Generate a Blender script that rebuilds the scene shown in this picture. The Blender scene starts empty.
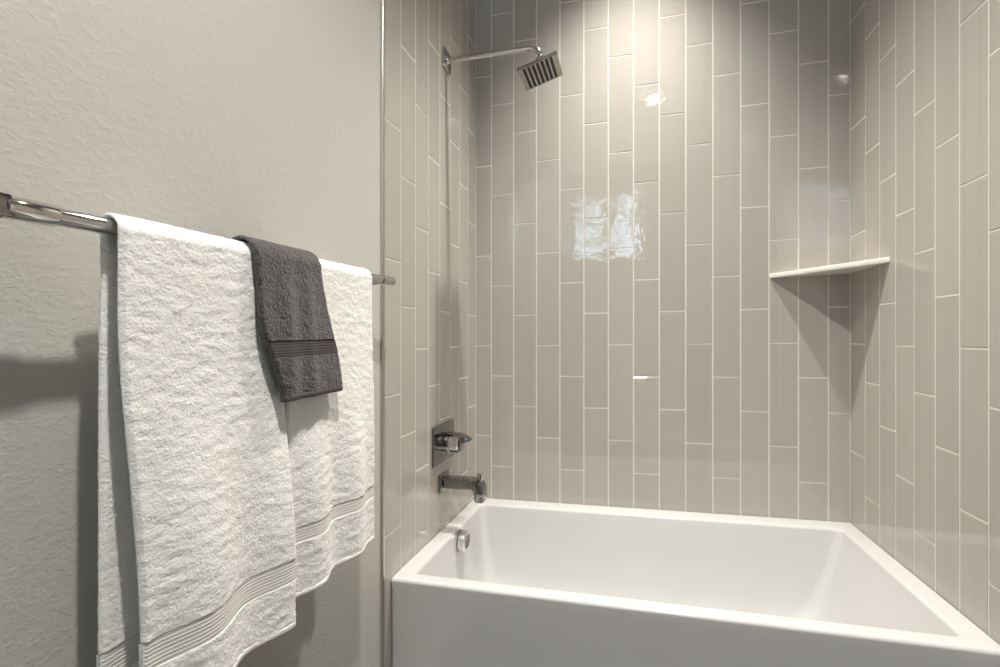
import bpy, bmesh, math, random
from mathutils import Vector, Matrix, noise

scene = bpy.context.scene
COL = scene.collection
PI = math.pi
rnd = random.Random(7)

# ------------------------------------------------------------------ camera
CEIL = 3.08
cam_data = bpy.data.cameras.new('camera')
cam_data.sensor_width = 36.0
cam_data.sensor_fit = 'HORIZONTAL'
cam_data.lens = 487.87 / 1000.0 * 36.0
cam_data.shift_x = -(512.23 - 500.0) / 1000.0
cam_data.shift_y = (336.17 - 333.5) / 1000.0
cam_data.clip_start = 0.02
cam = bpy.data.objects.new('camera', cam_data)
COL.objects.link(cam)
cam.location = (0.7004, -2.1034, 1.215)
cam.rotation_euler = (PI / 2, 0, 0.2462)
scene.camera = cam

# ------------------------------------------------------------------ world
world = bpy.data.worlds.new('sky')
scene.world = world
world.use_nodes = True
wn = world.node_tree
wn.nodes.clear()
wo = wn.nodes.new('ShaderNodeOutputWorld')
bgn = wn.nodes.new('ShaderNodeBackground')
bgn.inputs['Color'].default_value = (0.62, 0.78, 1.0, 1)
bgn.inputs['Strength'].default_value = 9.0
wn.links.new(bgn.outputs[0], wo.inputs[0])

# ------------------------------------------------------------------ exposure
scene.view_settings.view_transform = 'Standard'
scene.view_settings.look = 'None'
scene.view_settings.gamma = 1.0
scene.view_settings.use_curve_mapping = False
scene.view_settings.exposure = 0.53

# ceiling lamps: (x, y, watts, colour)
LAMPS = [(0.70, -0.40, 0.10, 12.5, (1.0, 0.95, 0.875)),
         (0.84, -1.88, 0.060, 35.0, (1.0, 0.95, 0.875)),
         (1.75, -2.95, 0.06, 3.0, (1.0, 0.95, 0.875))]
# (x, y, recess depth, watts, colour)


# ------------------------------------------------------------------ helpers
def tag(o, label=None, cat=None, group=None, kind=None):
    if label: o['label'] = label
    if cat: o['category'] = cat
    if group: o['group'] = group
    if kind: o['kind'] = kind
    return o


def empty(name, loc, label, cat, group=None):
    o = bpy.data.objects.new(name, None)
    o.empty_display_size = 0.05
    o.location = loc
    COL.objects.link(o)
    return tag(o, label, cat, group)


def obj(name, bm, mats, parent=None, smooth=True, sharp=None):
    if smooth and sharp is None:
        sharp = 35
    me = bpy.data.meshes.new(name)
    for f in bm.faces:
        f.smooth = smooth
    if smooth and sharp:
        a = math.radians(sharp)
        bm.normal_update()
        for e in bm.edges:
            if len(e.link_faces) == 2 and e.calc_face_angle(0) > a:
                e.smooth = False
    if parent is not None:
        off = Vector(parent.location)
        if parent.parent is not None:
            off = off + Vector(parent.parent.location)
        bmesh.ops.translate(bm, verts=bm.verts, vec=-off)
    bm.to_mesh(me)
    bm.free()
    o = bpy.data.objects.new(name, me)
    if not isinstance(mats, (list, tuple)):
        mats = [mats]
    for m in mats:
        me.materials.append(m)
    COL.objects.link(o)
    if parent is not None:
        o.parent = parent
    return o


def bx(bm, lo, hi, mi=0):
    x0, y0, z0 = lo
    x1, y1, z1 = hi
    v = [bm.verts.new(p) for p in ((x0, y0, z0), (x1, y0, z0), (x1, y1, z0), (x0, y1, z0),
                                   (x0, y0, z1), (x1, y0, z1), (x1, y1, z1), (x0, y1, z1))]
    fs = []
    for q in ((0, 3, 2, 1), (4, 5, 6, 7), (0, 1, 5, 4), (1, 2, 6, 5), (2, 3, 7, 6), (3, 0, 4, 7)):
        f = bm.faces.new([v[i] for i in q])
        f.material_index = mi
        fs.append(f)
    return v, fs


def bevel_all(bm, w, seg=2, angle=30):
    bm.normal_update()
    es = [e for e in bm.edges if len(e.link_faces) == 2 and e.calc_face_angle(0) > math.radians(angle)]
    bmesh.ops.bevel(bm, geom=es, offset=w, segments=seg, profile=0.5, affect='EDGES', clamp_overlap=True)


def loft(bm, rings, caps=(True, True), mi=0, closed=True):
    R = [[bm.verts.new(p) for p in r] for r in rings]
    n = len(R[0])
    for a, b in zip(R, R[1:]):
        for i in range(n if closed else n - 1):
            j = (i + 1) % n
            f = bm.faces.new((a[i], a[j], b[j], b[i]))
            f.material_index = mi
    if caps[0]:
        bm.faces.new(list(reversed(R[0]))).material_index = mi
    if caps[1]:
        bm.faces.new(R[-1]).material_index = mi
    return R


def frame_for(axis):
    a = Vector(axis).normalized()
    u = a.cross(Vector((0, 0, 1)))
    if u.length < 1e-4:
        u = Vector((0, 1, 0))
    u.normalize()
    return a, u, a.cross(u)


def lathe(bm, base, axis, prof, n=48, caps=(True, True), mi=0):
    """prof: list of (distance along axis, radius)"""
    a, u, v = frame_for(axis)
    base = Vector(base)
    rings = []
    for d, r in prof:
        rings.append([base + a * d + u * (r * math.cos(2 * PI * i / n)) + v * (r * math.sin(2 * PI * i / n))
                      for i in range(n)])
    return loft(bm, rings, caps, mi)


def tube(bm, pts, r, n=24, caps=True):
    pts = [Vector(p) for p in pts]
    t0 = (pts[1] - pts[0]).normalized()
    u = t0.cross(Vector((0, 0, 1)))
    if u.length < 1e-3:
        u = Vector((0, 1, 0))
    u.normalize()
    rings = []
    for i, p in enumerate(pts):
        if i == 0: t = pts[1] - pts[0]
        elif i == len(pts) - 1: t = pts[-1] - pts[-2]
        else: t = pts[i + 1] - pts[i - 1]
        t.normalize()
        u = (u - t * u.dot(t)).normalized()
        w = t.cross(u)
        rr = r[i] if isinstance(r, (list, tuple)) else r
        rings.append([p + u * (rr * math.cos(2 * PI * k / n)) + w * (rr * math.sin(2 * PI * k / n)) for k in range(n)])
    loft(bm, rings, (caps, caps))


# ------------------------------------------------------------------ materials
def srgb(r, g, b):
    f = lambda c: (c / 255 / 12.92) if c / 255 <= 0.04045 else ((c / 255 + 0.055) / 1.055) ** 2.4
    return (f(r), f(g), f(b), 1)


def new_mat(name):
    m = bpy.data.materials.new(name)
    m.use_nodes = True
    nt = m.node_tree
    nt.nodes.clear()
    out = nt.nodes.new('ShaderNodeOutputMaterial')
    p = nt.nodes.new('ShaderNodeBsdfPrincipled')
    nt.links.new(p.outputs[0], out.inputs[0])
    return m, nt, p


def N(nt, t, **kw):
    n = nt.nodes.new(t)
    for k, v in kw.items():
        if k in n.inputs: n.inputs[k].default_value = v
        else: setattr(n, k, v)
    return n


def simple(name, col, rough=0.5, metal=0.0, spec=0.5, bump=None, var=0.0):
    m, nt, p = new_mat(name)
    p.inputs['Base Color'].default_value = col
    p.inputs['Roughness'].default_value = rough
    p.inputs['Metallic'].default_value = metal
    p.inputs['Specular IOR Level'].default_value = spec
    tc = N(nt, 'ShaderNodeTexCoord')
    if bump:
        nz = N(nt, 'ShaderNodeTexNoise', Scale=bump[0], Detail=3.0)
        nt.links.new(tc.outputs['Object'], nz.inputs['Vector'])
        bp = N(nt, 'ShaderNodeBump', Strength=1.0, Distance=bump[1])
        nt.links.new(nz.outputs['Fac'], bp.inputs['Height'])
        nt.links.new(bp.outputs[0], p.inputs['Normal'])
    if var:
        nz2 = N(nt, 'ShaderNodeTexNoise', Scale=6.0, Detail=2.0)
        nt.links.new(tc.outputs['Object'], nz2.inputs['Vector'])
        hv = N(nt, 'ShaderNodeHueSaturation', Color=col)
        mr = N(nt, 'ShaderNodeMapRange')
        mr.inputs['To Min'].default_value = 1 - var
        mr.inputs['To Max'].default_value = 1 + var
        nt.links.new(nz2.outputs['Fac'], mr.inputs['Value'])
        nt.links.new(mr.outputs[0], hv.inputs['Value'])
        nt.links.new(hv.outputs[0], p.inputs['Base Color'])
    return m


def tile_mat(name, col):
    m, nt, p = new_mat(name)
    p.inputs['Roughness'].default_value = 0.04
    p.inputs['Specular IOR Level'].default_value = 0.8
    geo = N(nt, 'ShaderNodeNewGeometry')
    tc = N(nt, 'ShaderNodeTexCoord')
    # glaze tone differs a little tile to tile, with faint streaks down each tile
    mp = N(nt, 'ShaderNodeMapping')
    mp.inputs['Scale'].default_value = (70, 70, 0.7)
    nt.links.new(tc.outputs['Object'], mp.inputs['Vector'])
    st = N(nt, 'ShaderNodeTexNoise', Scale=1.0, Detail=2.0)
    nt.links.new(mp.outputs[0], st.inputs['Vector'])
    mr = N(nt, 'ShaderNodeMapRange')
    mr.inputs['From Min'].default_value = 0.3
    mr.inputs['From Max'].default_value = 0.7
    mr.inputs['To Min'].default_value = 0.978
    mr.inputs['To Max'].default_value = 1.022
    nt.links.new(st.outputs['Fac'], mr.inputs['Value'])
    mr2 = N(nt, 'ShaderNodeMapRange')
    mr2.inputs['To Min'].default_value = 0.97
    mr2.inputs['To Max'].default_value = 1.03
    nt.links.new(geo.outputs['Random Per Island'], mr2.inputs['Value'])
    mul = N(nt, 'ShaderNodeMath', operation='MULTIPLY')
    nt.links.new(mr.outputs[0], mul.inputs[0])
    nt.links.new(mr2.outputs[0], mul.inputs[1])
    hv = N(nt, 'ShaderNodeHueSaturation', Color=col)
    nt.links.new(mul.outputs[0], hv.inputs['Value'])
    nt.links.new(hv.outputs[0], p.inputs['Base Color'])
    # gentle waviness of the pressed glaze
    nz = N(nt, 'ShaderNodeTexNoise', Scale=26.0, Detail=2.0)
    nt.links.new(tc.outputs['Object'], nz.inputs['Vector'])
    bp = N(nt, 'ShaderNodeBump', Strength=1.0, Distance=0.0006)
    nt.links.new(nz.outputs['Fac'], bp.inputs['Height'])
    nt.links.new(bp.outputs[0], p.inputs['Normal'])
    return m


def terry_mat(name, col, col2, pile=0.0017, scale=240.0, sheen=0.3, wr=1.0):
    m, nt, p = new_mat(name)
    p.inputs['Roughness'].default_value = 0.95
    p.inputs['Specular IOR Level'].default_value = 0.1
    p.inputs['Sheen Weight'].default_value = sheen
    p.inputs['Sheen Roughness'].default_value = 0.6
    tc = N(nt, 'ShaderNodeTexCoord')
    nz = N(nt, 'ShaderNodeTexNoise', Scale=scale, Detail=3.0, Roughness=0.6)
    nt.links.new(tc.outputs['Object'], nz.inputs['Vector'])
    mp = N(nt, 'ShaderNodeMapping')
    mp.inputs['Scale'].default_value = (30, 30, 75)
    nt.links.new(tc.outputs['Object'], mp.inputs['Vector'])
    n2 = N(nt, 'ShaderNodeTexNoise', Scale=1.0, Detail=3.0, Roughness=0.6, Distortion=0.6)
    nt.links.new(mp.outputs[0], n2.inputs['Vector'])
    b1 = N(nt, 'ShaderNodeBump', Strength=1.0, Distance=0.0009 * wr)
    nt.links.new(n2.outputs['Fac'], b1.inputs['Height'])
    b2 = N(nt, 'ShaderNodeBump', Strength=1.0, Distance=pile)
    nt.links.new(nz.outputs['Fac'], b2.inputs['Height'])
    nt.links.new(b1.outputs[0], b2.inputs['Normal'])
    nt.links.new(b2.outputs[0], p.inputs['Normal'])
    mx = N(nt, 'ShaderNodeMix', data_type='RGBA')
    mx.inputs['A'].default_value = col
    mx.inputs['B'].default_value = col2
    mr = N(nt, 'ShaderNodeMapRange')
    mr.inputs['From Min'].default_value = 0.35
    mr.inputs['From Max'].default_value = 0.62
    nt.links.new(nz.outputs['Fac'], mr.inputs['Value'])
    nt.links.new(mr.outputs[0], mx.inputs['Factor'])
    nt.links.new(mx.outputs['Result'], p.inputs['Base Color'])
    return m


def paint_mat(name, col, dist=0.0016):
    m, nt, p = new_mat(name)
    p.inputs['Base Color'].default_value = col
    p.inputs['Roughness'].default_value = 0.62
    p.inputs['Specular IOR Level'].default_value = 0.3
    tc = N(nt, 'ShaderNodeTexCoord')
    mp = N(nt, 'ShaderNodeMapping')
    mp.inputs['Scale'].default_value = (95, 95, 150)
    nt.links.new(tc.outputs['Object'], mp.inputs['Vector'])
    nz = N(nt, 'ShaderNodeTexNoise', Scale=1.0, Detail=3.0, Roughness=0.5, Distortion=0.4)
    nt.links.new(mp.outputs[0], nz.inputs['Vector'])
    cr = N(nt, 'ShaderNodeMapRange')
    cr.interpolation_type = 'SMOOTHSTEP'
    cr.inputs['From Min'].default_value = 0.42
    cr.inputs['From Max'].default_value = 0.68
    nt.links.new(nz.outputs['Fac'], cr.inputs['Value'])
    bp = N(nt, 'ShaderNodeBump', Strength=1.0, Distance=dist)
    nt.links.new(cr.outputs[0], bp.inputs['Height'])
    nt.links.new(bp.outputs[0], p.inputs['Normal'])
    return m


def emit_mat(name, col, s):
    m = bpy.data.materials.new(name)
    m.use_nodes = True
    nt = m.node_tree
    nt.nodes.clear()
    out = nt.nodes.new('ShaderNodeOutputMaterial')
    e = N(nt, 'ShaderNodeEmission', Color=col, Strength=s)
    nt.links.new(e.outputs[0], out.inputs[0])
    return m


M_tile = tile_mat('glazed_tile', srgb(181, 176, 168))
M_grout = simple('grout', srgb(222, 217, 208), 0.8, bump=(400, 0.0004))
M_paint = paint_mat('painted_drywall', srgb(198, 197, 191), 0.00025)
M_ceiling = simple('ceiling_paint', srgb(235, 232, 225), 0.8, bump=(180, 0.0008))
M_floor = simple('floor_tile', srgb(58, 51, 46), 0.35, bump=(20, 0.0003), var=0.05)
M_white = simple('white_trim_paint', srgb(236, 234, 229), 0.4)
M_chrome = simple('chrome', (0.60, 0.595, 0.585, 1), 0.07, 1.0)
M_chrome_dark = simple('polished_chrome_fixture', (0.28, 0.277, 0.27, 1), 0.08, 1.0)
M_brushed = simple('brushed_metal', (0.62, 0.60, 0.56, 1), 0.28, 1.0)
M_plate = simple('spray_plate_metal', (0.40, 0.39, 0.365, 1), 0.25, 1.0)
M_cover = simple('satin_chrome', (0.85, 0.84, 0.82, 1), 0.35, 1.0)
M_rubber = simple('dark_recess', srgb(38, 35, 31), 0.6)
M_acrylic = simple('white_acrylic', srgb(214, 214, 213), 0.10, 0.0, 0.5)
M_shelf = simple('white_solid_surface', srgb(238, 234, 226), 0.28)
M_terry_w = terry_mat('white_terry', srgb(244, 244, 241), srgb(253, 253, 251))
M_band_w = simple('white_woven_cotton', srgb(238, 237, 233), 0.85, spec=0.15, bump=(700, 0.0004))
M_terry_d = terry_mat('charcoal_terry', srgb(46, 42, 42), srgb(88, 83, 83), pile=0.0042, scale=230, sheen=0.35, wr=0.5)
M_band_d = simple('charcoal_woven_cotton', srgb(84, 79, 79), 0.7, spec=0.25, bump=(700, 0.0004))
M_glass = simple('window_glass', (1, 1, 1, 1), 0.0)
M_glass.node_tree.nodes['Principled BSDF'].inputs['Transmission Weight'].default_value = 1.0
M_glass.node_tree.nodes['Principled BSDF'].inputs['IOR'].default_value = 1.45
M_fill_glow = emit_mat('cool_fill_glow', (0.70, 0.82, 1.0, 1), 0.06)  # weak cool glow for the added fill panel, not real glass
M_leaf = simple('leaves', srgb(70, 92, 48), 0.6, var=0.2)
M_bark = simple('bark', srgb(90, 74, 60), 0.8, bump=(60, 0.003))

# ------------------------------------------------------------------ room shell
P = 0.1033          # tile pitch across
T = 0.4044          # tile pitch up
G = 0.0042          # grout joint
W = 1.4919          # alcove width
CAMZ = 1.215
SL = 0.0138         # the courses climb slightly to the right
LT = -0.0015 - 8 * P    # front edge of left tiling
RT = -0.0198 - 8 * P    # front edge of right tiling
REAR = -3.60
RX = 2.45


def tile_wall(name, cols, to3d, back_depth=0.10):
    """cols: list of (a0, a1, phase z of one joint, slope); a runs along the wall"""
    bm = bmesh.new()
    d0, d1, bev = -0.0009, 0.0, 0.0011
    for a0, a1, zj, sl in cols:
        g0, g1 = a0 + G / 2, a1 - G / 2
        k0 = math.floor((0 - zj) / T) - 1
        for k in range(k0, k0 + 12):
            z0 = zj + k * T + G / 2
            z1 = zj + (k + 1) * T - G / 2
            z0, z1 = max(z0, 0.0), min(z1, CEIL)
            if name == 'wall_back':   # the lowest course is cut so that no joint falls right at the tub rim
                if .44 < zj + k * T + sl * a0 < .54: z0 -= .12
                if .44 < zj + (k + 1) * T + sl * a0 < .54: z1 -= .12
            if z1 - z0 < 0.01: continue
            tw = [rnd.uniform(-1, 1) * 0.00022 for _ in range(3)]
            def pt(a, z, d, tilt):
                fa = (a - g0) / (g1 - g0) - .5
                fz = (z - z0) / (z1 - z0) - .5
                dd = d + (tw[0] + tw[1] * fa * 2 + tw[2] * fz * 2 if tilt else 0)
                return to3d(a, z + sl * (a if sl else 0), dd)
            A = [(g0, z0), (g1, z0), (g1, z1), (g0, z1)]
            B = [(g0 + bev, z0 + bev), (g1 - bev, z0 + bev), (g1 - bev, z1 - bev), (g0 + bev, z1 - bev)]
            C = [(g0 + .4 * bev, z0 + .4 * bev), (g1 - .4 * bev, z0 + .4 * bev), (g1 - .4 * bev, z1 - .4 * bev), (g0 + .4 * bev, z1 - .4 * bev)]
            ra = [bm.verts.new(pt(a, z, d0 - .002, False)) for a, z in A]
            rc = [bm.verts.new(pt(a, z, d1 - .0006, True)) for a, z in C]
            rb = [bm.verts.new(pt(a, z, d1, True)) for a, z in B]
            for i in range(4):
                j = (i + 1) % 4
                bm.faces.new((ra[i], ra[j], rc[j], rc[i]))
                bm.faces.new((rc[i], rc[j], rb[j], rb[i]))
            bm.faces.new(rb)
    # grout bed and wall body behind it
    a_lo, a_hi = cols[0][0], cols[-1][1]
    lo, hi = min(a_lo, a_hi), max(a_lo, a_hi)
    if name == 'wall_back':
        lo, hi = lo - .1, hi + .1
    q = [to3d(a, z, d) for d in (d0, -back_depth) for a, z in ((lo, 0), (hi, 0), (hi, CEIL), (lo, CEIL))]
    v = [bm.verts.new(p) for p in q]
    for idx in ((0, 1, 2, 3), (7, 6, 5, 4), (0, 4, 5, 1), (1, 5, 6, 2), (2, 6, 7, 3), (3, 7, 4, 0)):
        f = bm.faces.new([v[i] for i in idx])
        f.material_index = 1
    bmesh.ops.recalc_face_normals(bm, faces=bm.faces)
    o = obj(name, bm, [M_tile, M_grout], None, smooth=False)
    return tag(o, kind='structure')


C0 = 0.0754
cols = []
for k in range(15):
    a0 = 0 if k == 0 else C0 + (k - 1) * P
    a1 = W if k == 14 else C0 + k * P
    cols.append((a0, a1, CAMZ - 0.044 - (k % 3) / 3 * T, SL))
tile_wall('wall_back', cols, lambda a, z, d: (a, -d, z))
cols = []
for c in range(8):
    b0 = 0 if c == 0 else c * P + 0.0015
    b1 = (c + 1) * P + 0.0015
    cols.append((b0, b1, CAMZ - 0.0421 - ((2 - c) % 3) / 3 * T, 0))
tile_wall('wall_left', cols, lambda a, z, d: (d, -a, z))
cols = []
for c in range(8):
    b0 = 0 if c == 0 else c * P + 0.0198
    b1 = (c + 1) * P + 0.0198
    cols.append((b0, b1, CAMZ - 0.0495 + SL * W - (c % 3) / 3 * T, 0))
tile_wall('wall_right', cols, lambda a, z, d: (W - d, -a, z))


def slab(name, lo, hi, mat):
    bm = bmesh.new()
    bx(bm, lo, hi)
    return tag(obj(name, bm, mat, None, smooth=False), kind='structure')


slab('wall_left', (-0.10, REAR, 0), (-0.006, LT - 0.012, CEIL), M_paint)
slab('wall_right', (W + 0.004, RT - 0.12, 0), (RX, RT - 0.006, CEIL), M_paint)
slab('wall_right', (RX, REAR - .1, 0), (RX + 0.1, RT - 0.006, CEIL), M_paint)
slab('floor', (-0.1, REAR - .1, -0.05), (RX + .1, 0.1, 0.0), M_floor)
bm = bmesh.new()
ys = sorted(LAMPS, key=lambda l: l[1])
yb = REAR - .1
hs = 0.082
for lx, ly, _d, _w, _c in ys:
    bx(bm, (-0.1, yb, CEIL), (RX + .1, ly - hs, CEIL + .2))
    bx(bm, (-0.1, ly - hs, CEIL), (lx - hs, ly + hs, CEIL + .2))
    bx(bm, (lx + hs, ly - hs, CEIL), (RX + .1, ly + hs, CEIL + .2))
    yb = ly + hs
bx(bm, (-0.1, yb, CEIL), (RX + .1, 0.1, CEIL + .2))
tag(obj('ceiling', bm, M_ceiling, None, smooth=False), kind='structure')

# rear wall with a transom window and a wider opening for an added glowing fill panel
WX0, WX1, WZ0, WZ1 = 0.005, 0.80, 2.10, 2.84
bm = bmesh.new()
VX0, VX1, VZ0, VZ1 = 0.88, 2.35, 0.06, 2.35
bx(bm, (-0.1, REAR - .1, 0), (VX0, REAR, WZ0))
bx(bm, (WX1, REAR - .1, WZ0), (VX0, REAR, WZ1))
bx(bm, (VX1, REAR - .1, 0), (RX, REAR, VZ1))
bx(bm, (VX0, REAR - .1, 0), (VX1, REAR, VZ0))
bx(bm, (VX0, REAR - .1, VZ1), (RX, REAR, WZ1))
bx(bm, (-0.1, REAR - .1, WZ1), (RX, REAR, CEIL))
bx(bm, (-0.1, REAR - .1, WZ0), (WX0, REAR, WZ1))
tag(obj('wall_rear', bm, M_paint, None, smooth=False), kind='structure')

w1 = tag(bpy.data.objects.new('window_1', None), kind='structure')
w1.location = (WX0, REAR, WZ0)
COL.objects.link(w1)
bm = bmesh.new()
fw = 0.045
bx(bm, (WX0, REAR - .07, WZ0), (WX1, REAR - .02, WZ0 + fw))
bx(bm, (WX0, REAR - .07, WZ1 - fw), (WX1, REAR - .02, WZ1))
bx(bm, (WX0, REAR - .07, WZ0 + fw), (WX0 + fw, REAR - .02, WZ1 - fw))
bx(bm, (WX1 - fw, REAR - .07, WZ0 + fw), (WX1, REAR - .02, WZ1 - fw))
obj('rear_frame', bm, M_white, w1, smooth=False)
bm = bmesh.new()
bx(bm, (WX0 + fw, REAR - .047, WZ0 + fw), (WX1 - fw, REAR - .043, WZ1 - fw))
obj('rear_pane', bm, M_glass, w1, smooth=False)

fill_root = tag(bpy.data.objects.new('fill_panel', None), kind='structure')  # added unseen fill panel behind the camera, throws cool light forward
fill_root.location = (VX0, REAR, VZ0)
COL.objects.link(fill_root)
bm = bmesh.new()
bx(bm, (VX0, REAR - .07, VZ0), (VX1, REAR - .02, VZ0 + fw))
bx(bm, (VX0, REAR - .07, VZ1 - fw), (VX1, REAR - .02, VZ1))
bx(bm, (VX0, REAR - .07, VZ0 + fw), (VX0 + fw, REAR - .02, VZ1 - fw))
bx(bm, (VX1 - fw, REAR - .07, VZ0 + fw), (VX1, REAR - .02, VZ1 - fw))
obj('rear_frame', bm, M_white, fill_root, smooth=False)  # border of the added fill panel
bm = bmesh.new()
bx(bm, (VX0 + fw, REAR - .050, VZ0 + fw), (VX1 - fw, REAR - .043, VZ1 - fw))
obj('rear_pane', bm, M_fill_glow, fill_root, smooth=False)  # emissive sheet added for cool fill light

# metal edge profile where the left tiling stops
bm = bmesh.new()
bx(bm, (-0.010, LT - 0.012, 0), (0.0022, LT - 0.0005, CEIL))
bevel_all(bm, 0.0025, 3)
tag(obj('trim_1', bm, M_brushed), kind='structure')
bm = bmesh.new()
bx(bm, (W - 0.002, RT - 0.008, 0), (W + 0.010, RT - 0.0005, CEIL))
bevel_all(bm, 0.0025, 3)
tag(obj('trim_2', bm, M_brushed), kind='structure')
slab('baseboard_left', (-0.006, REAR, 0), (0.008, LT - 0.014, 0.10), M_white)

# ------------------------------------------------------------------ bathtub
tub = empty('bathtub', (W / 2, -0.39, 0), 'white alcove bathtub with flat apron and wide rim between the three tiled walls', 'bathtub')
cFL, cBL, cBR, cFR = (0.0005, -0.792, 0.4985), (0.001, -0.001, 0.485), (W - 0.001, -0.001, 0.5095), (W - 0.001, -0.812, 0.5265)


def tub_pt(fx, fy, dz):
    """fx,fy in 0..1 over the rim footprint (fy 0 = front)"""
    a = Vector(cFL).lerp(Vector(cFR), fx)
    b = Vector(cBL).lerp(Vector(cBR), fx)
    p = a.lerp(b, fy)
    p.z += dz
    return p


def rrect(x0, x1, y0, y1, r, dz, n=8):
    """rounded rectangle in metres within the footprint W x 0.785"""
    pts = []
    for cx, cy, a0 in ((x1 - r, y1 - r, 0), (x0 + r, y1 - r, 90), (x0 + r, y0 + r, 180), (x1 - r, y0 + r, 270)):
        for i in range(n + 1):
            a = math.radians(a0 + 90 * i / n)
            pts.append((cx + r * math.cos(a), cy + r * math.sin(a)))
    # add midpoints on straight runs so quads stay regular
    out = []
    m = len(pts)
    for i in range(m):
        out.append(pts[i])
        if i % (n + 1) == n:
            q = pts[(i + 1) % m]
            for k in range(1, 12):
                out.append((pts[i][0] + (q[0] - pts[i][0]) * k / 12, pts[i][1] + (q[1] - pts[i][1]) * k / 12))
    return [tub_pt(x / W, (y + 0.785) / 0.785, dz) for x, y in out]


bm = bmesh.new()
H = 0.49
rings = []
# outside: skirt bottom -> rim lip -> over the rim -> into the basin
X1, Y0 = W - 0.002, -0.785
rings.append(rrect(0.002, X1, Y0 + 0.005, -0.002, 0.004, -H))
rings.append(rrect(0.002, X1, Y0 + 0.004, -0.002, 0.004, -0.30))
rings.append(rrect(0.002, X1, Y0 + 0.002, -0.002, 0.004, -0.032))
for a in range(0, 7):
    t = a / 6 * PI / 2
    rr = 0.010
    rings.append(rrect(0.001, W - .001, Y0 + rr * (1 - math.cos(t)), -0.001, 0.003, -rr + rr * math.sin(t)))
IX0, IX1, IY0, IY1 = 0.057, 1.432, -0.733, -0.083
rings.append(rrect(IX0 - .012, IX1 + .012, IY0 - .012, IY1 + .012, 0.022, 0.0))
for a in range(1, 6):
    t = a / 5 * PI / 2
    rr = 0.011
    rings.append(rrect(IX0 - rr * (1 - math.sin(t)), IX1 + rr * (1 - math.sin(t)), IY0 - rr * (1 - math.sin(t)), IY1 + rr * (1 - math.sin(t)), 0.024, -rr * (1 - math.cos(t))))
# basin walls: (depth, left, right, front, back insets, corner radius)
for d, l, r_, f, b, cr in ((0.05, .004, .012, .004, .004, .026), (0.12, .010, .034, .008, .010, .030), (0.20, .020, .060, .014, .016, .036),
                           (0.27, .030, .085, .020, .024, .045), (0.32, .045, .115, .032, .034, .06), (0.35, .070, .155, .055, .056, .08),
                           (0.362, .11, .20, .09, .09, .09), (0.366, .17, .26, .15, .15, .08)):
    rings.append(rrect(IX0 + l, IX1 - r_, IY0 + f, IY1 - b, cr, -d))
loft(bm, rings, (False, True))
bmesh.ops.recalc_face_normals(bm, faces=bm.faces)
obj('tub_shell', bm, M_acrylic, tub, sharp=50)

# overflow cover
ov = bmesh.new()
oc = Vector((0.0605, -0.39, 0.455))
lathe(ov, oc, (1, 0, 0), [(-0.010, .034), (0.002, .037), (0.026, .0375), (0.034, .036), (0.0375, .032), (0.038, .024), (0.038, .0)], 48, (True, False))
bmesh.ops.remove_doubles(ov, verts=ov.verts, dist=1e-5)
cover = obj('overflow_cover', ov, M_cover, tub)
cover['label'] = 'round chrome overflow cover with slots'
sl_ = bmesh.new()
for iz in range(-3, 4):
    z = iz * 0.0095
    hw = math.sqrt(max(0.0, .027 ** 2 - z * z))
    k = -hw
    while k < hw:
        y0 = k
        vs, _ = bx(sl_, (oc.x + .0375, oc.y + y0 + .0008, oc.z + z - .0030), (oc.x + .0386, oc.y + min(y0 + .008, hw), oc.z + z + .0030))
        k += .011
obj('cover_slots', sl_, M_rubber, cover, smooth=False)
ring_bm = bmesh.new()
lathe(ring_bm, (oc.x + .008, oc.y, oc.z), (1, 0, 0), [(0, .0374), (0.0005, .0382), (0.0035, .0382), (0.004, .0374)], 48, (False, False))
obj('cover_groove', ring_bm, M_rubber, cover)
dr = bmesh.new()
lathe(dr, (0.33, -0.405, 0.123), (0, 0, 1), [(0, .036), (.004, .036), (.006, .033), (.006, .0)], 40, (True, False))
bmesh.ops.remove_doubles(dr, verts=dr.verts, dist=1e-5)
obj('drain', dr, M_chrome, tub)

# ------------------------------------------------------------------ corner shelf
bm = bmesh.new()
n = Vector((0.281, -0.296)).normalized()
zl, zr = 1.4595, 1.4680
pts = [(1.2113, -0.0005), (W - 0.0005, -0.0005), (W - 0.0005, -0.2956)]
top = [Vector((1.2113, -.0005, zl)), Vector((W - .0005, -.0005, zr + .002)), Vector((W - .0005, -.2956, zr + .0015))]
rings = [[p - Vector((0, 0, .018)) for p in top], top]
loft(bm, rings)
bmesh.ops.recalc_face_normals(bm, faces=bm.faces)
bevel_all(bm, 0.0012, 2)
sh = obj('corner_shelf', bm, M_shelf)
tag(sh, 'white triangular shelf set in the back right corner of the tiled shower', 'shelf')

# ------------------------------------------------------------------ shower head
SY = -0.36
shw = empty('wall_shower', (0, SY, 2.265), 'chrome wall shower with bent arm and square tilted head high on the left tiles', 'shower head')
bm = bmesh.new()
bx(bm, (0.0004, SY - .037, 2.265 - .036), (0.009, SY + .037, 2.265 + .036))
bevel_all(bm, 0.002, 2)
lathe(bm, (0.008, SY, 2.265), (1, 0, 0), [(0, .017), (.008, .016), (.010, .0125)], 32)
obj('flange', bm, M_chrome, shw)
phi = 0.30
hc = Vector((0.370, SY, 2.170))
nrm = Vector((math.sin(phi), 0, -math.cos(phi)))      # direction the face looks
ball = hc - nrm * 0.045
bend = []
r_b = 0.042
cx_, cz_ = ball.x - .018 - .012, 2.265 - r_b
for i in range(0, 13):
    t = i / 12 * (PI / 2 - phi * .6)
    bend.append((cx_ + r_b * math.sin(t), SY, cz_ + r_b * math.cos(t)))
bm = bmesh.new()
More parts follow.
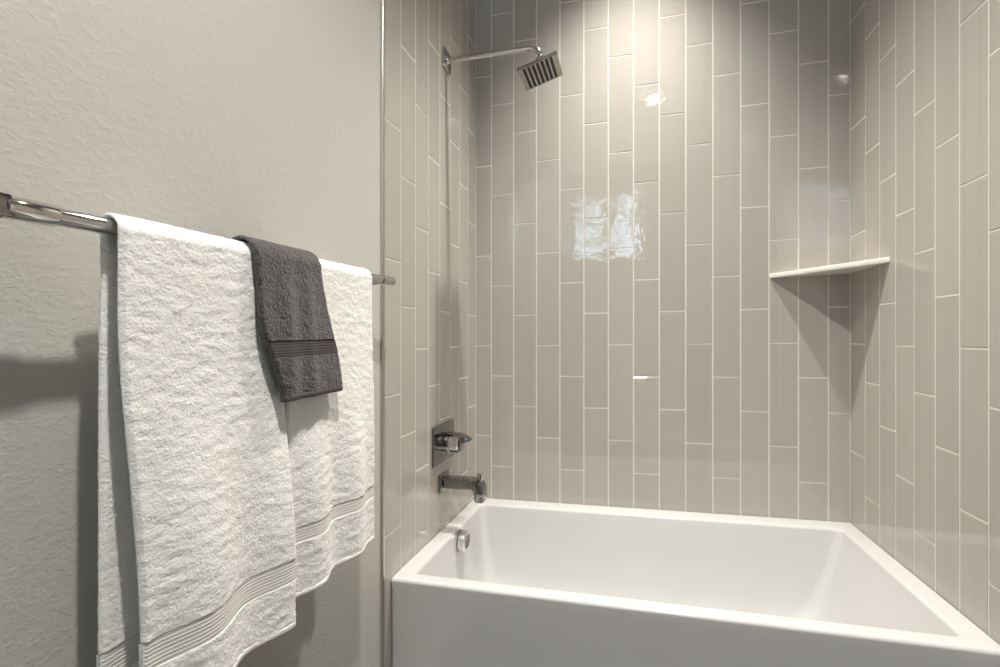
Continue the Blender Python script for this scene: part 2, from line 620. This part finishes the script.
tube(bm, [(0.006, SY, 2.265), (0.12, SY, 2.265), (0.24, SY, 2.265)] + bend + [tuple(Vector(bend[-1]).lerp(ball, .7)), tuple(ball)], 0.0105, 28)
obj('arm', bm, M_chrome, shw)
bm = bmesh.new()
lathe(bm, tuple(ball - nrm * .004), tuple(nrm), [(0, .011), (.004, .0145), (.012, .0155), (.022, .0145), (.026, .019), (.040, .024)], 32)
obj('ball_joint', bm, M_chrome, shw)
HW = 0.0735
ex = Vector((math.cos(phi), 0, math.sin(phi)))
ey = Vector((0, 1, 0))


def hp(a, b, d):
    return hc + ex * a + ey * b + nrm * d


bm = bmesh.new()
rings = []
for s, d in ((.96, -.012), (1.0, -.010), (1.0, -.001), (.985, 0.0)):
    rings.append([hp(x * HW * s, y * HW * s, d) for x, y in ((-1, -1), (1, -1), (1, 1), (-1, 1))])
loft(bm, rings)
bmesh.ops.recalc_face_normals(bm, faces=bm.faces)
head = obj('spray_plate', bm, M_plate, shw, smooth=False)
bm = bmesh.new()
for i in range(7):
    a = (-.70 + i * 1.36 / 6) * HW
    wv = .0050
    r0 = [hp(a + sx * wv, sy * HW * .90, dd) for dd in (-.0005, .0011) for sx, sy in ((-1, -1), (1, -1), (1, 1), (-1, 1))]
    v = [bm.verts.new(p) for p in r0]
    for q in ((0, 1, 2, 3), (7, 6, 5, 4), (0, 4, 5, 1), (1, 5, 6, 2), (2, 6, 7, 3), (3, 7, 4, 0)):
        bm.faces.new([v[k] for k in q])
bmesh.ops.recalc_face_normals(bm, faces=bm.faces)
s_ = obj('nozzle_strips', bm, M_rubber, head, smooth=False)
s_['label'] = 'seven dark rows of nozzles'

# ------------------------------------------------------------------ mixer valve
VY, VZ = -0.3915, 0.817
val = empty('mixer_valve', (0, VY, VZ), 'chrome rectangular mixer valve plate with lever on left tiles above the spout', 'shower valve')
bm = bmesh.new()
bx(bm, (0.0004, VY - .1, VZ - .0715), (0.009, VY + .1, VZ + .0715))
bevel_all(bm, 0.003, 3)
obj('plate', bm, M_chrome_dark, val)
bm = bmesh.new()
lathe(bm, (0.008, VY, VZ), (1, 0, 0), [(0, .034), (.003, .036), (.024, .036), (.026, .033), (.028, .033), (.030, .036), (.060, .0345), (.064, .030), (.064, .0)], 48, (True, False))
bmesh.ops.remove_doubles(bm, verts=bm.verts, dist=1e-5)
obj('hub', bm, M_chrome, val)
bm = bmesh.new()
prof = [(.012, .0375), (.062, .0375), (.085, .031), (.112, .018), (.113, .012), (.094, .006), (.080, .000), (.076, -.024), (.068, -.034), (.058, -.034), (.058, .020), (.012, .024)]
r1 = [(x, VY - .022, VZ + z) for x, z in prof]
r2 = [(x, VY + .022, VZ + z) for x, z in prof]
loft(bm, [r1, r2])
bmesh.ops.recalc_face_normals(bm, faces=bm.faces)
bevel_all(bm, 0.003, 2)
obj('lever', bm, M_chrome_dark, val)

# ------------------------------------------------------------------ tub spout
PY, PZ = -0.394, 0.673
spt = empty('tub_spout', (0, PY, PZ), 'chrome square tub spout with diverter knob just above the left tub rim', 'tub spout')
bm = bmesh.new()
bx(bm, (0.0004, PY - .041, PZ - .036), (0.014, PY + .041, PZ + .030))
bevel_all(bm, 0.004, 3)
obj('flange', bm, M_chrome_dark, spt)
bm = bmesh.new()
prof = [(.010, .016), (.128, .016)]
for i in range(0, 9):
    t = i / 8 * PI / 2
    prof.append((.128 + .040 * math.sin(t), -.024 + .040 * math.cos(t)))
prof += [(.168, -.062), (.137, -.062), (.134, -.030)]
for i in range(0, 5):
    t = i / 4 * PI / 2
    prof.append((.120 + .014 * math.cos(t), -.030 + .012 * math.sin(t)))
prof += [(.010, -.018)]
r1 = [(x, PY - .030, PZ + z) for x, z in prof]
r2 = [(x, PY + .030, PZ + z) for x, z in prof]
loft(bm, [r1, r2])
bmesh.ops.recalc_face_normals(bm, faces=bm.faces)
bevel_all(bm, 0.0035, 3, 40)
obj('spout_body', bm, M_chrome_dark, spt)
bm = bmesh.new()
lathe(bm, (.150, PY, PZ + .008), (0, 0, 1), [(0, .007), (.010, .007), (.011, .0115), (.028, .0115), (.030, .009), (.030, .0)], 28, (True, False))
bmesh.ops.remove_doubles(bm, verts=bm.verts, dist=1e-5)
obj('diverter_knob', bm, M_chrome, spt)

# ------------------------------------------------------------------ towel bar
BX = 0.075
BY0, BY1 = -1.7372, -0.925


def bar_z(y):
    return 1.3478 + (y - BY0) / (BY1 - BY0) * 0.0122


bar = empty('towel_bar', (0, -1.33, 1.357), 'long chrome towel bar on the painted left wall holding three towels', 'towel bar')
RB = 0.0115
bm = bmesh.new()
y1 = -1.703
tube(bm, [(BX, y1, bar_z(y1)), (BX, BY1 - .058, bar_z(BY1 - .058))], RB - .0012, 32)
obj('rail', bm, M_chrome, bar)
for ya, yb in ((BY0 - .012, y1 + .002), (BY1 - .06, BY1)):
    bm = bmesh.new()
    za, zb = bar_z(ya), bar_z(yb)
    dirv = (0, yb - ya, zb - za)
    L_ = Vector(dirv).length
    lathe(bm, (BX, ya, za), dirv, [(0, RB), (.001, RB + .0008), (L_ - .0025, RB + .0008), (L_, RB - .0008)], 32)
    obj('end_sleeve', bm, M_chrome, bar)
for py, lo, hi in ((BY0, -.033, -.008), (-0.962, -.009, .009)):
    bm = bmesh.new()
    z = bar_z(py)
    if py == BY0:
        bx(bm, (0.000, py + lo, z - .010), (BX + .0105, py + hi, z + .0115))
        bevel_all(bm, 0.0015, 2)
    else:
        lathe(bm, (0.0, py, z - .006), (1, 0, 0.08), [(0, .0085), (BX, .0085)], 24)
    obj('post', bm, M_chrome_dark, bar)
    bm = bmesh.new()
    lathe(bm, (-.0055, py + (lo + hi) / 2, z - .010), (1, 0, 0), [(0, .026), (.006, .026), (.010, .023), (.011, .010)], 36)
    obj('wall_flange', bm, M_chrome, bar)

# ------------------------------------------------------------------ towels
def sm(a, b, x):
    t = max(0.0, min(1.0, (x - a) / (b - a)))
    return t * t * (3 - 2 * t)


TOPK = 0.5


def towel(name, label, y0, y1, zf, zb, th, rc, front, back, bands_f, bands_b, yl, yr, mt, mb, fine=0.0035, fold=0.0, seed=0.0, hem=0.012):
    """front(y,z), back(y,z): x offset of the mid surface from the straight hang; yl/yr(side,z): edge drift.
    bands: (z_lo,z_hi). Returns root."""
    ym = (y0 + y1) / 2
    root = empty(name, (BX, ym, 1.355), label, 'towel', 'towels on the bar')
    # stations along the length: (side, z or angle)
    st = []
    def run(z_from, z_to, side, bands):
        z = z_from
        step = -1 if z_to < z_from else 1
        while (z_to - z) * step > 1e-6:
            st.append((side, z))
            inb = any(lo - .004 <= z <= hi + .004 for lo, hi in bands) or (side == 'f' and z < zf + .016)
            z += step * (0.0012 if inb else fine)
        st.append((side, z_to))
    zc0 = bar_z(ym)
    run(zb, zc0 - .004, 'b', bands_b)
    for i in range(1, 14):
        st.append(('t', i / 14))
    run(zc0 - .004, zf, 'f', bands_f)
    nW = int((y1 - y0) / fine)
    def mid(side, q, fy):
        """mid-surface point"""
        if side == 't':
            a = PI * (1 - q)
            yy0 = yl('t', zc0); yy1 = yr('t', zc0)
            y = yy0 + (yy1 - yy0) * fy
            k = q
            xo = back(y, zc0) * (1 - k) + front(y, zc0) * k
            return Vector((BX + rc * math.cos(a) + xo, y, bar_z(y) + (rc - th / 2 * (1 - TOPK)) * math.sin(a) - .004 * (1 - math.sin(a))))
        s = 1 if side == 'f' else -1
        yy0 = yl(side, q); yy1 = yr(side, q)
        y = yy0 + (yy1 - yy0) * fy
        zz = q + (bar_z(y) - zc0) * sm(.9, 1.3, q)
        return Vector((BX + s * rc + (front if s > 0 else back)(y, q), y, zz))
    # cross-section: rounded strip, parametrised 0..1 across the front skin then back skin
    ns = len(st)
    def ring(i, scale, is_band):
        side, q = st[i]
        i0, i1 = max(0, i - 2), min(ns - 1, i + 2)
        pts_o, pts_i = [], []
        for k in range(nW + 1):
            fy = k / nW
            p = mid(side, q, fy)
            t = mid(*st[i1], fy) - mid(*st[i0], fy)
            dy = mid(side, q, min(1, fy + .02)) - mid(side, q, max(0, fy - .02))
            nn = t.cross(dy)
            nn.normalize()
            # rounded strip edge
            e = min(fy, 1 - fy) * (y1 - y0)
            rad = th / 2
            h = math.sqrt(max(0.0, 1 - (1 - min(1, e / rad)) ** 2)) if e < rad else 1.0
            h = max(h, .03)
            d = rad * h * scale * (1 - (1 - TOPK) * (math.sin(PI * q) ** .6 if side == 't' else 0))
            zn = p.z if side != 't' else p.z
            fl = noise.noise(Vector((p.x * 40 + seed, p.y * 34, zn * 78))) * .0009 + noise.noise(Vector((p.y * 120, seed, zn * 170))) * .0010
            if is_band == 'hem':
                d = rad * h * 1.16 * scale
                fl = noise.noise(Vector((p.y * 90, seed, zn * 120))) * .0006
            elif is_band:
                fl = 0
                ph = q * 2 * PI / 0.0052
                rl = max(0, math.sin(ph)) ** .7
                edge = min(1, min(abs(q - b_[j]) for b_ in (bands_f if side == 'f' else bands_b) for j in (0, 1)) / .002)
                plain = False
                d = d - .0012 + .0006 * rl
            elif in_any(side, q):
                d = d - .0035
                fl = 0
            pts_o.append(p + nn * (d + fl * scale))
            pts_i.append(p - nn * (d + fl * .6 * scale))
        return pts_o + pts_i[::-1]
    def strip_caps(bm, R):
        for r, fl in ((R[0], 1), (R[-1], 0)):
            m = len(r)
            for k in range(m // 2 - 1):
                q = [r[k], r[k + 1], r[m - 2 - k], r[m - 1 - k]]
                bm.faces.new(q if fl else q[::-1])

    def in_any(side, q):
        bs = bands_f if side == 'f' else (bands_b if side == 'b' else [])
        return any(lo <= q <= hi for lo, hi in bs)
    bm = bmesh.new()
    rings = []
    for i in range(ns):
        side, q = st[i]
        sc = 1.0
        if side == 'f': sc = math.sqrt(max(.02, 1 - (1 - min(1, (q - zf) / (th * .55))) ** 2))
        if side == 'b': sc = math.sqrt(max(.02, 1 - (1 - min(1, (q - zb) / (th * .55))) ** 2))
        rings.append(ring(i, sc, False))
    strip_caps(bm, loft(bm, rings, (False, False)))
    bmesh.ops.recalc_face_normals(bm, faces=bm.faces)
    obj('terry_body', bm, mt, root, sharp=80)
    idx = [i for i in range(ns) if st[i][0] == 'f' and st[i][1] <= zf + hem]
    bm = bmesh.new()
    rr = []
    for j, i in enumerate(idx):
        k = j / (len(idx) - 1) * 2 - 1
        k = math.sqrt(max(.02, 1 - abs(k) ** 4))
        rr.append(ring(i, k, 'hem'))
    strip_caps(bm, loft(bm, rr, (False, False)))
    bmesh.ops.recalc_face_normals(bm, faces=bm.faces)
    obj('rolled_hem', bm, mb, root, sharp=80)
    for side, bands in (('f', bands_f), ('b', bands_b)):
        for lo, hi in bands:
            idx = [i for i in range(ns) if st[i][0] == side and lo - 1e-6 <= st[i][1] <= hi + 1e-6]
            if len(idx) < 3: continue
            bm = bmesh.new()
            kind = True
            rr = [ring(i, 1.0, kind) for i in idx]
            strip_caps(bm, loft(bm, rr, (False, False)))
            bmesh.ops.recalc_face_normals(bm, faces=bm.faces)
            obj('woven_band', bm, mb, root, sharp=80)
    return root


BF = [(.792, .830)]


def f1(y, z):
    w = -math.cos((y + 1.622) / 0.165 * 2 * PI)
    return .0025 + .013 * sm(1.25, .85, z) + (w * .0115 + .004) * sm(1.15, .83, z)


def b1(y, z):
    return .004 * sm(1.335, 1.28, z) - .002 * sm(1.34, 1.05, z) + .002 * math.sin(y * 40)


towel('bath_towel', 'large white terry bath towel, the leftmost of the three towels on the bar',
      -1.648, -1.362, .712, .70, .0125, RB + .0060, f1, b1, BF, [(.785, .822)],
      lambda s, z: {'f': -1.648 + .024 * sm(1.25, .80, z), 't': -1.648, 'b': -1.644 + .004 * sm(1.2, 1.36, z)}[s],
      lambda s, z: -1.370, M_terry_w, M_band_w, seed=1.3)


def f3(y, z):
    w = -math.cos((y + 1.355) / 0.135 * 2 * PI)
    return .0025 + .012 * sm(1.3, .9, z) + w * .011 * sm(1.15, .85, z) * (1 - .6 * sm(-1.17, -1.07, y))


towel('bath_towel', 'white terry towel at the right end of the bar, beside the tiles',
      -1.365, -1.063, .738, .80, .0120, RB + .0057, f3, b1, [(.838, .866)], [],
      lambda s, z: -1.365, lambda s, z: -1.066 - (.004 if s == 'f' else 0) * sm(1.3, 1.0, z), M_terry_w, M_band_w, seed=7.7)


def f2(y, z):
    k = (y + 1.45) / .2
    fold = .005 * math.exp(-((k - .34) / .09) ** 2) + .004 * math.exp(-((k - .62) / .08) ** 2)
    return .008 + .014 * sm(1.36, 1.12, z) + fold * sm(1.38, 1.25, z)


towel('hand_towel', 'small charcoal grey hand towel draped over the white towels',
      -1.450, -1.270, 1.104, 1.14, .0115, RB + .0148, f2, lambda y, z: 0.002, [(1.180, 1.207)], [],
      lambda s, z: -1.448 + (.005 * sm(1.36, 1.30, z) + .040 * sm(1.26, 1.10, z) if s == 'f' else 0),
      lambda s, z: -1.279 + (.008 * sm(1.36, 1.28, z) + .042 * sm(1.32, 1.10, z) if s == 'f' else 0),
      M_terry_d, M_band_d, fine=.0028, seed=3.1)

# ------------------------------------------------------------------ ceiling lamps
M_lens = emit_mat('lamp_lens', (1.0, 0.93, 0.84, 1), 2.0)
names = ['round recessed ceiling light above the bathtub', 'round recessed ceiling light above the towels', 'round recessed ceiling light at the rear of the room']
for (lx, ly, dep, pw, col), lab in zip(LAMPS, names):
    lr = .040 if ly > -1 else .046
    dl = empty('ceiling_light', (lx, ly, CEIL), lab, 'ceiling light', 'recessed ceiling lights')
    bm = bmesh.new()
    lathe(bm, (lx, ly, CEIL + dep + .012), (0, 0, -1), [(0, .078), (dep + .0115, .078), (dep + .0115, .118), (dep + .0140, .117),
                                                (dep + .0142, .078)], 48, (True, False))
    obj('trim_can', bm, M_white, dl)
    bm = bmesh.new()
    lathe(bm, (lx, ly, CEIL + dep + .012), (0, 0, -1), [(dep + .014, .0775), (dep + .012, .075), (.008, .070), (.008, .0)], 48, (False, False))
    obj('baffle', bm, M_rubber, dl)
    bm = bmesh.new()
    lathe(bm, (lx, ly, CEIL + dep + .003), (0, 0, -1), [(0, lr), (.003, lr), (.003, 0)], 48, (True, False))
    bmesh.ops.remove_doubles(bm, verts=bm.verts, dist=1e-5)
    obj('lens', bm, M_lens, dl)
    ld = bpy.data.lights.new('ceiling_lamp', 'AREA')
    ld.shape = 'DISK'
    ld.size = 0.07 if ly > -1 else 0.085
    ld.energy = pw
    ld.color = col
    ld.spread = math.radians(93 if ly > -1 else 180)
    lo_ = bpy.data.objects.new('ceiling_lamp', ld)
    COL.objects.link(lo_)
    lo_.parent = dl
    lo_.location = (0, 0, dep - .004)

# ------------------------------------------------------------------ tree outside the window
tree = empty('tree', (0.3, -6.4, 0), 'leafy tree standing outside the rear window', 'tree')
bm = bmesh.new()
tube(bm, [(0.3, -6.4, 0), (0.32, -6.38, 1.5), (0.25, -6.42, 3.0), (0.3, -6.4, 4.6)], [.11, .09, .07, .03], 16)
obj('trunk', bm, M_bark, tree)
bm = bmesh.new()
for i in range(1700):
    a = rnd.uniform(0, 2 * PI)
    r = rnd.uniform(0, 1) ** .6 * 1.35
    z = rnd.uniform(2.6, 5.2)
    c = Vector((0.3 + r * math.cos(a), -6.4 + r * math.sin(a) * .7, z))
    d1 = Vector([rnd.gauss(0, 1) for _ in range(3)]).normalized()
    d2 = d1.orthogonal().normalized()
    s = rnd.uniform(.05, .10)
    vs = [bm.verts.new(c + d1 * s), bm.verts.new(c + d2 * s * .5), bm.verts.new(c - d1 * s), bm.verts.new(c - d2 * s * .5)]
    bm.faces.new(vs)
obj('foliage', bm, M_leaf, tree, smooth=False)
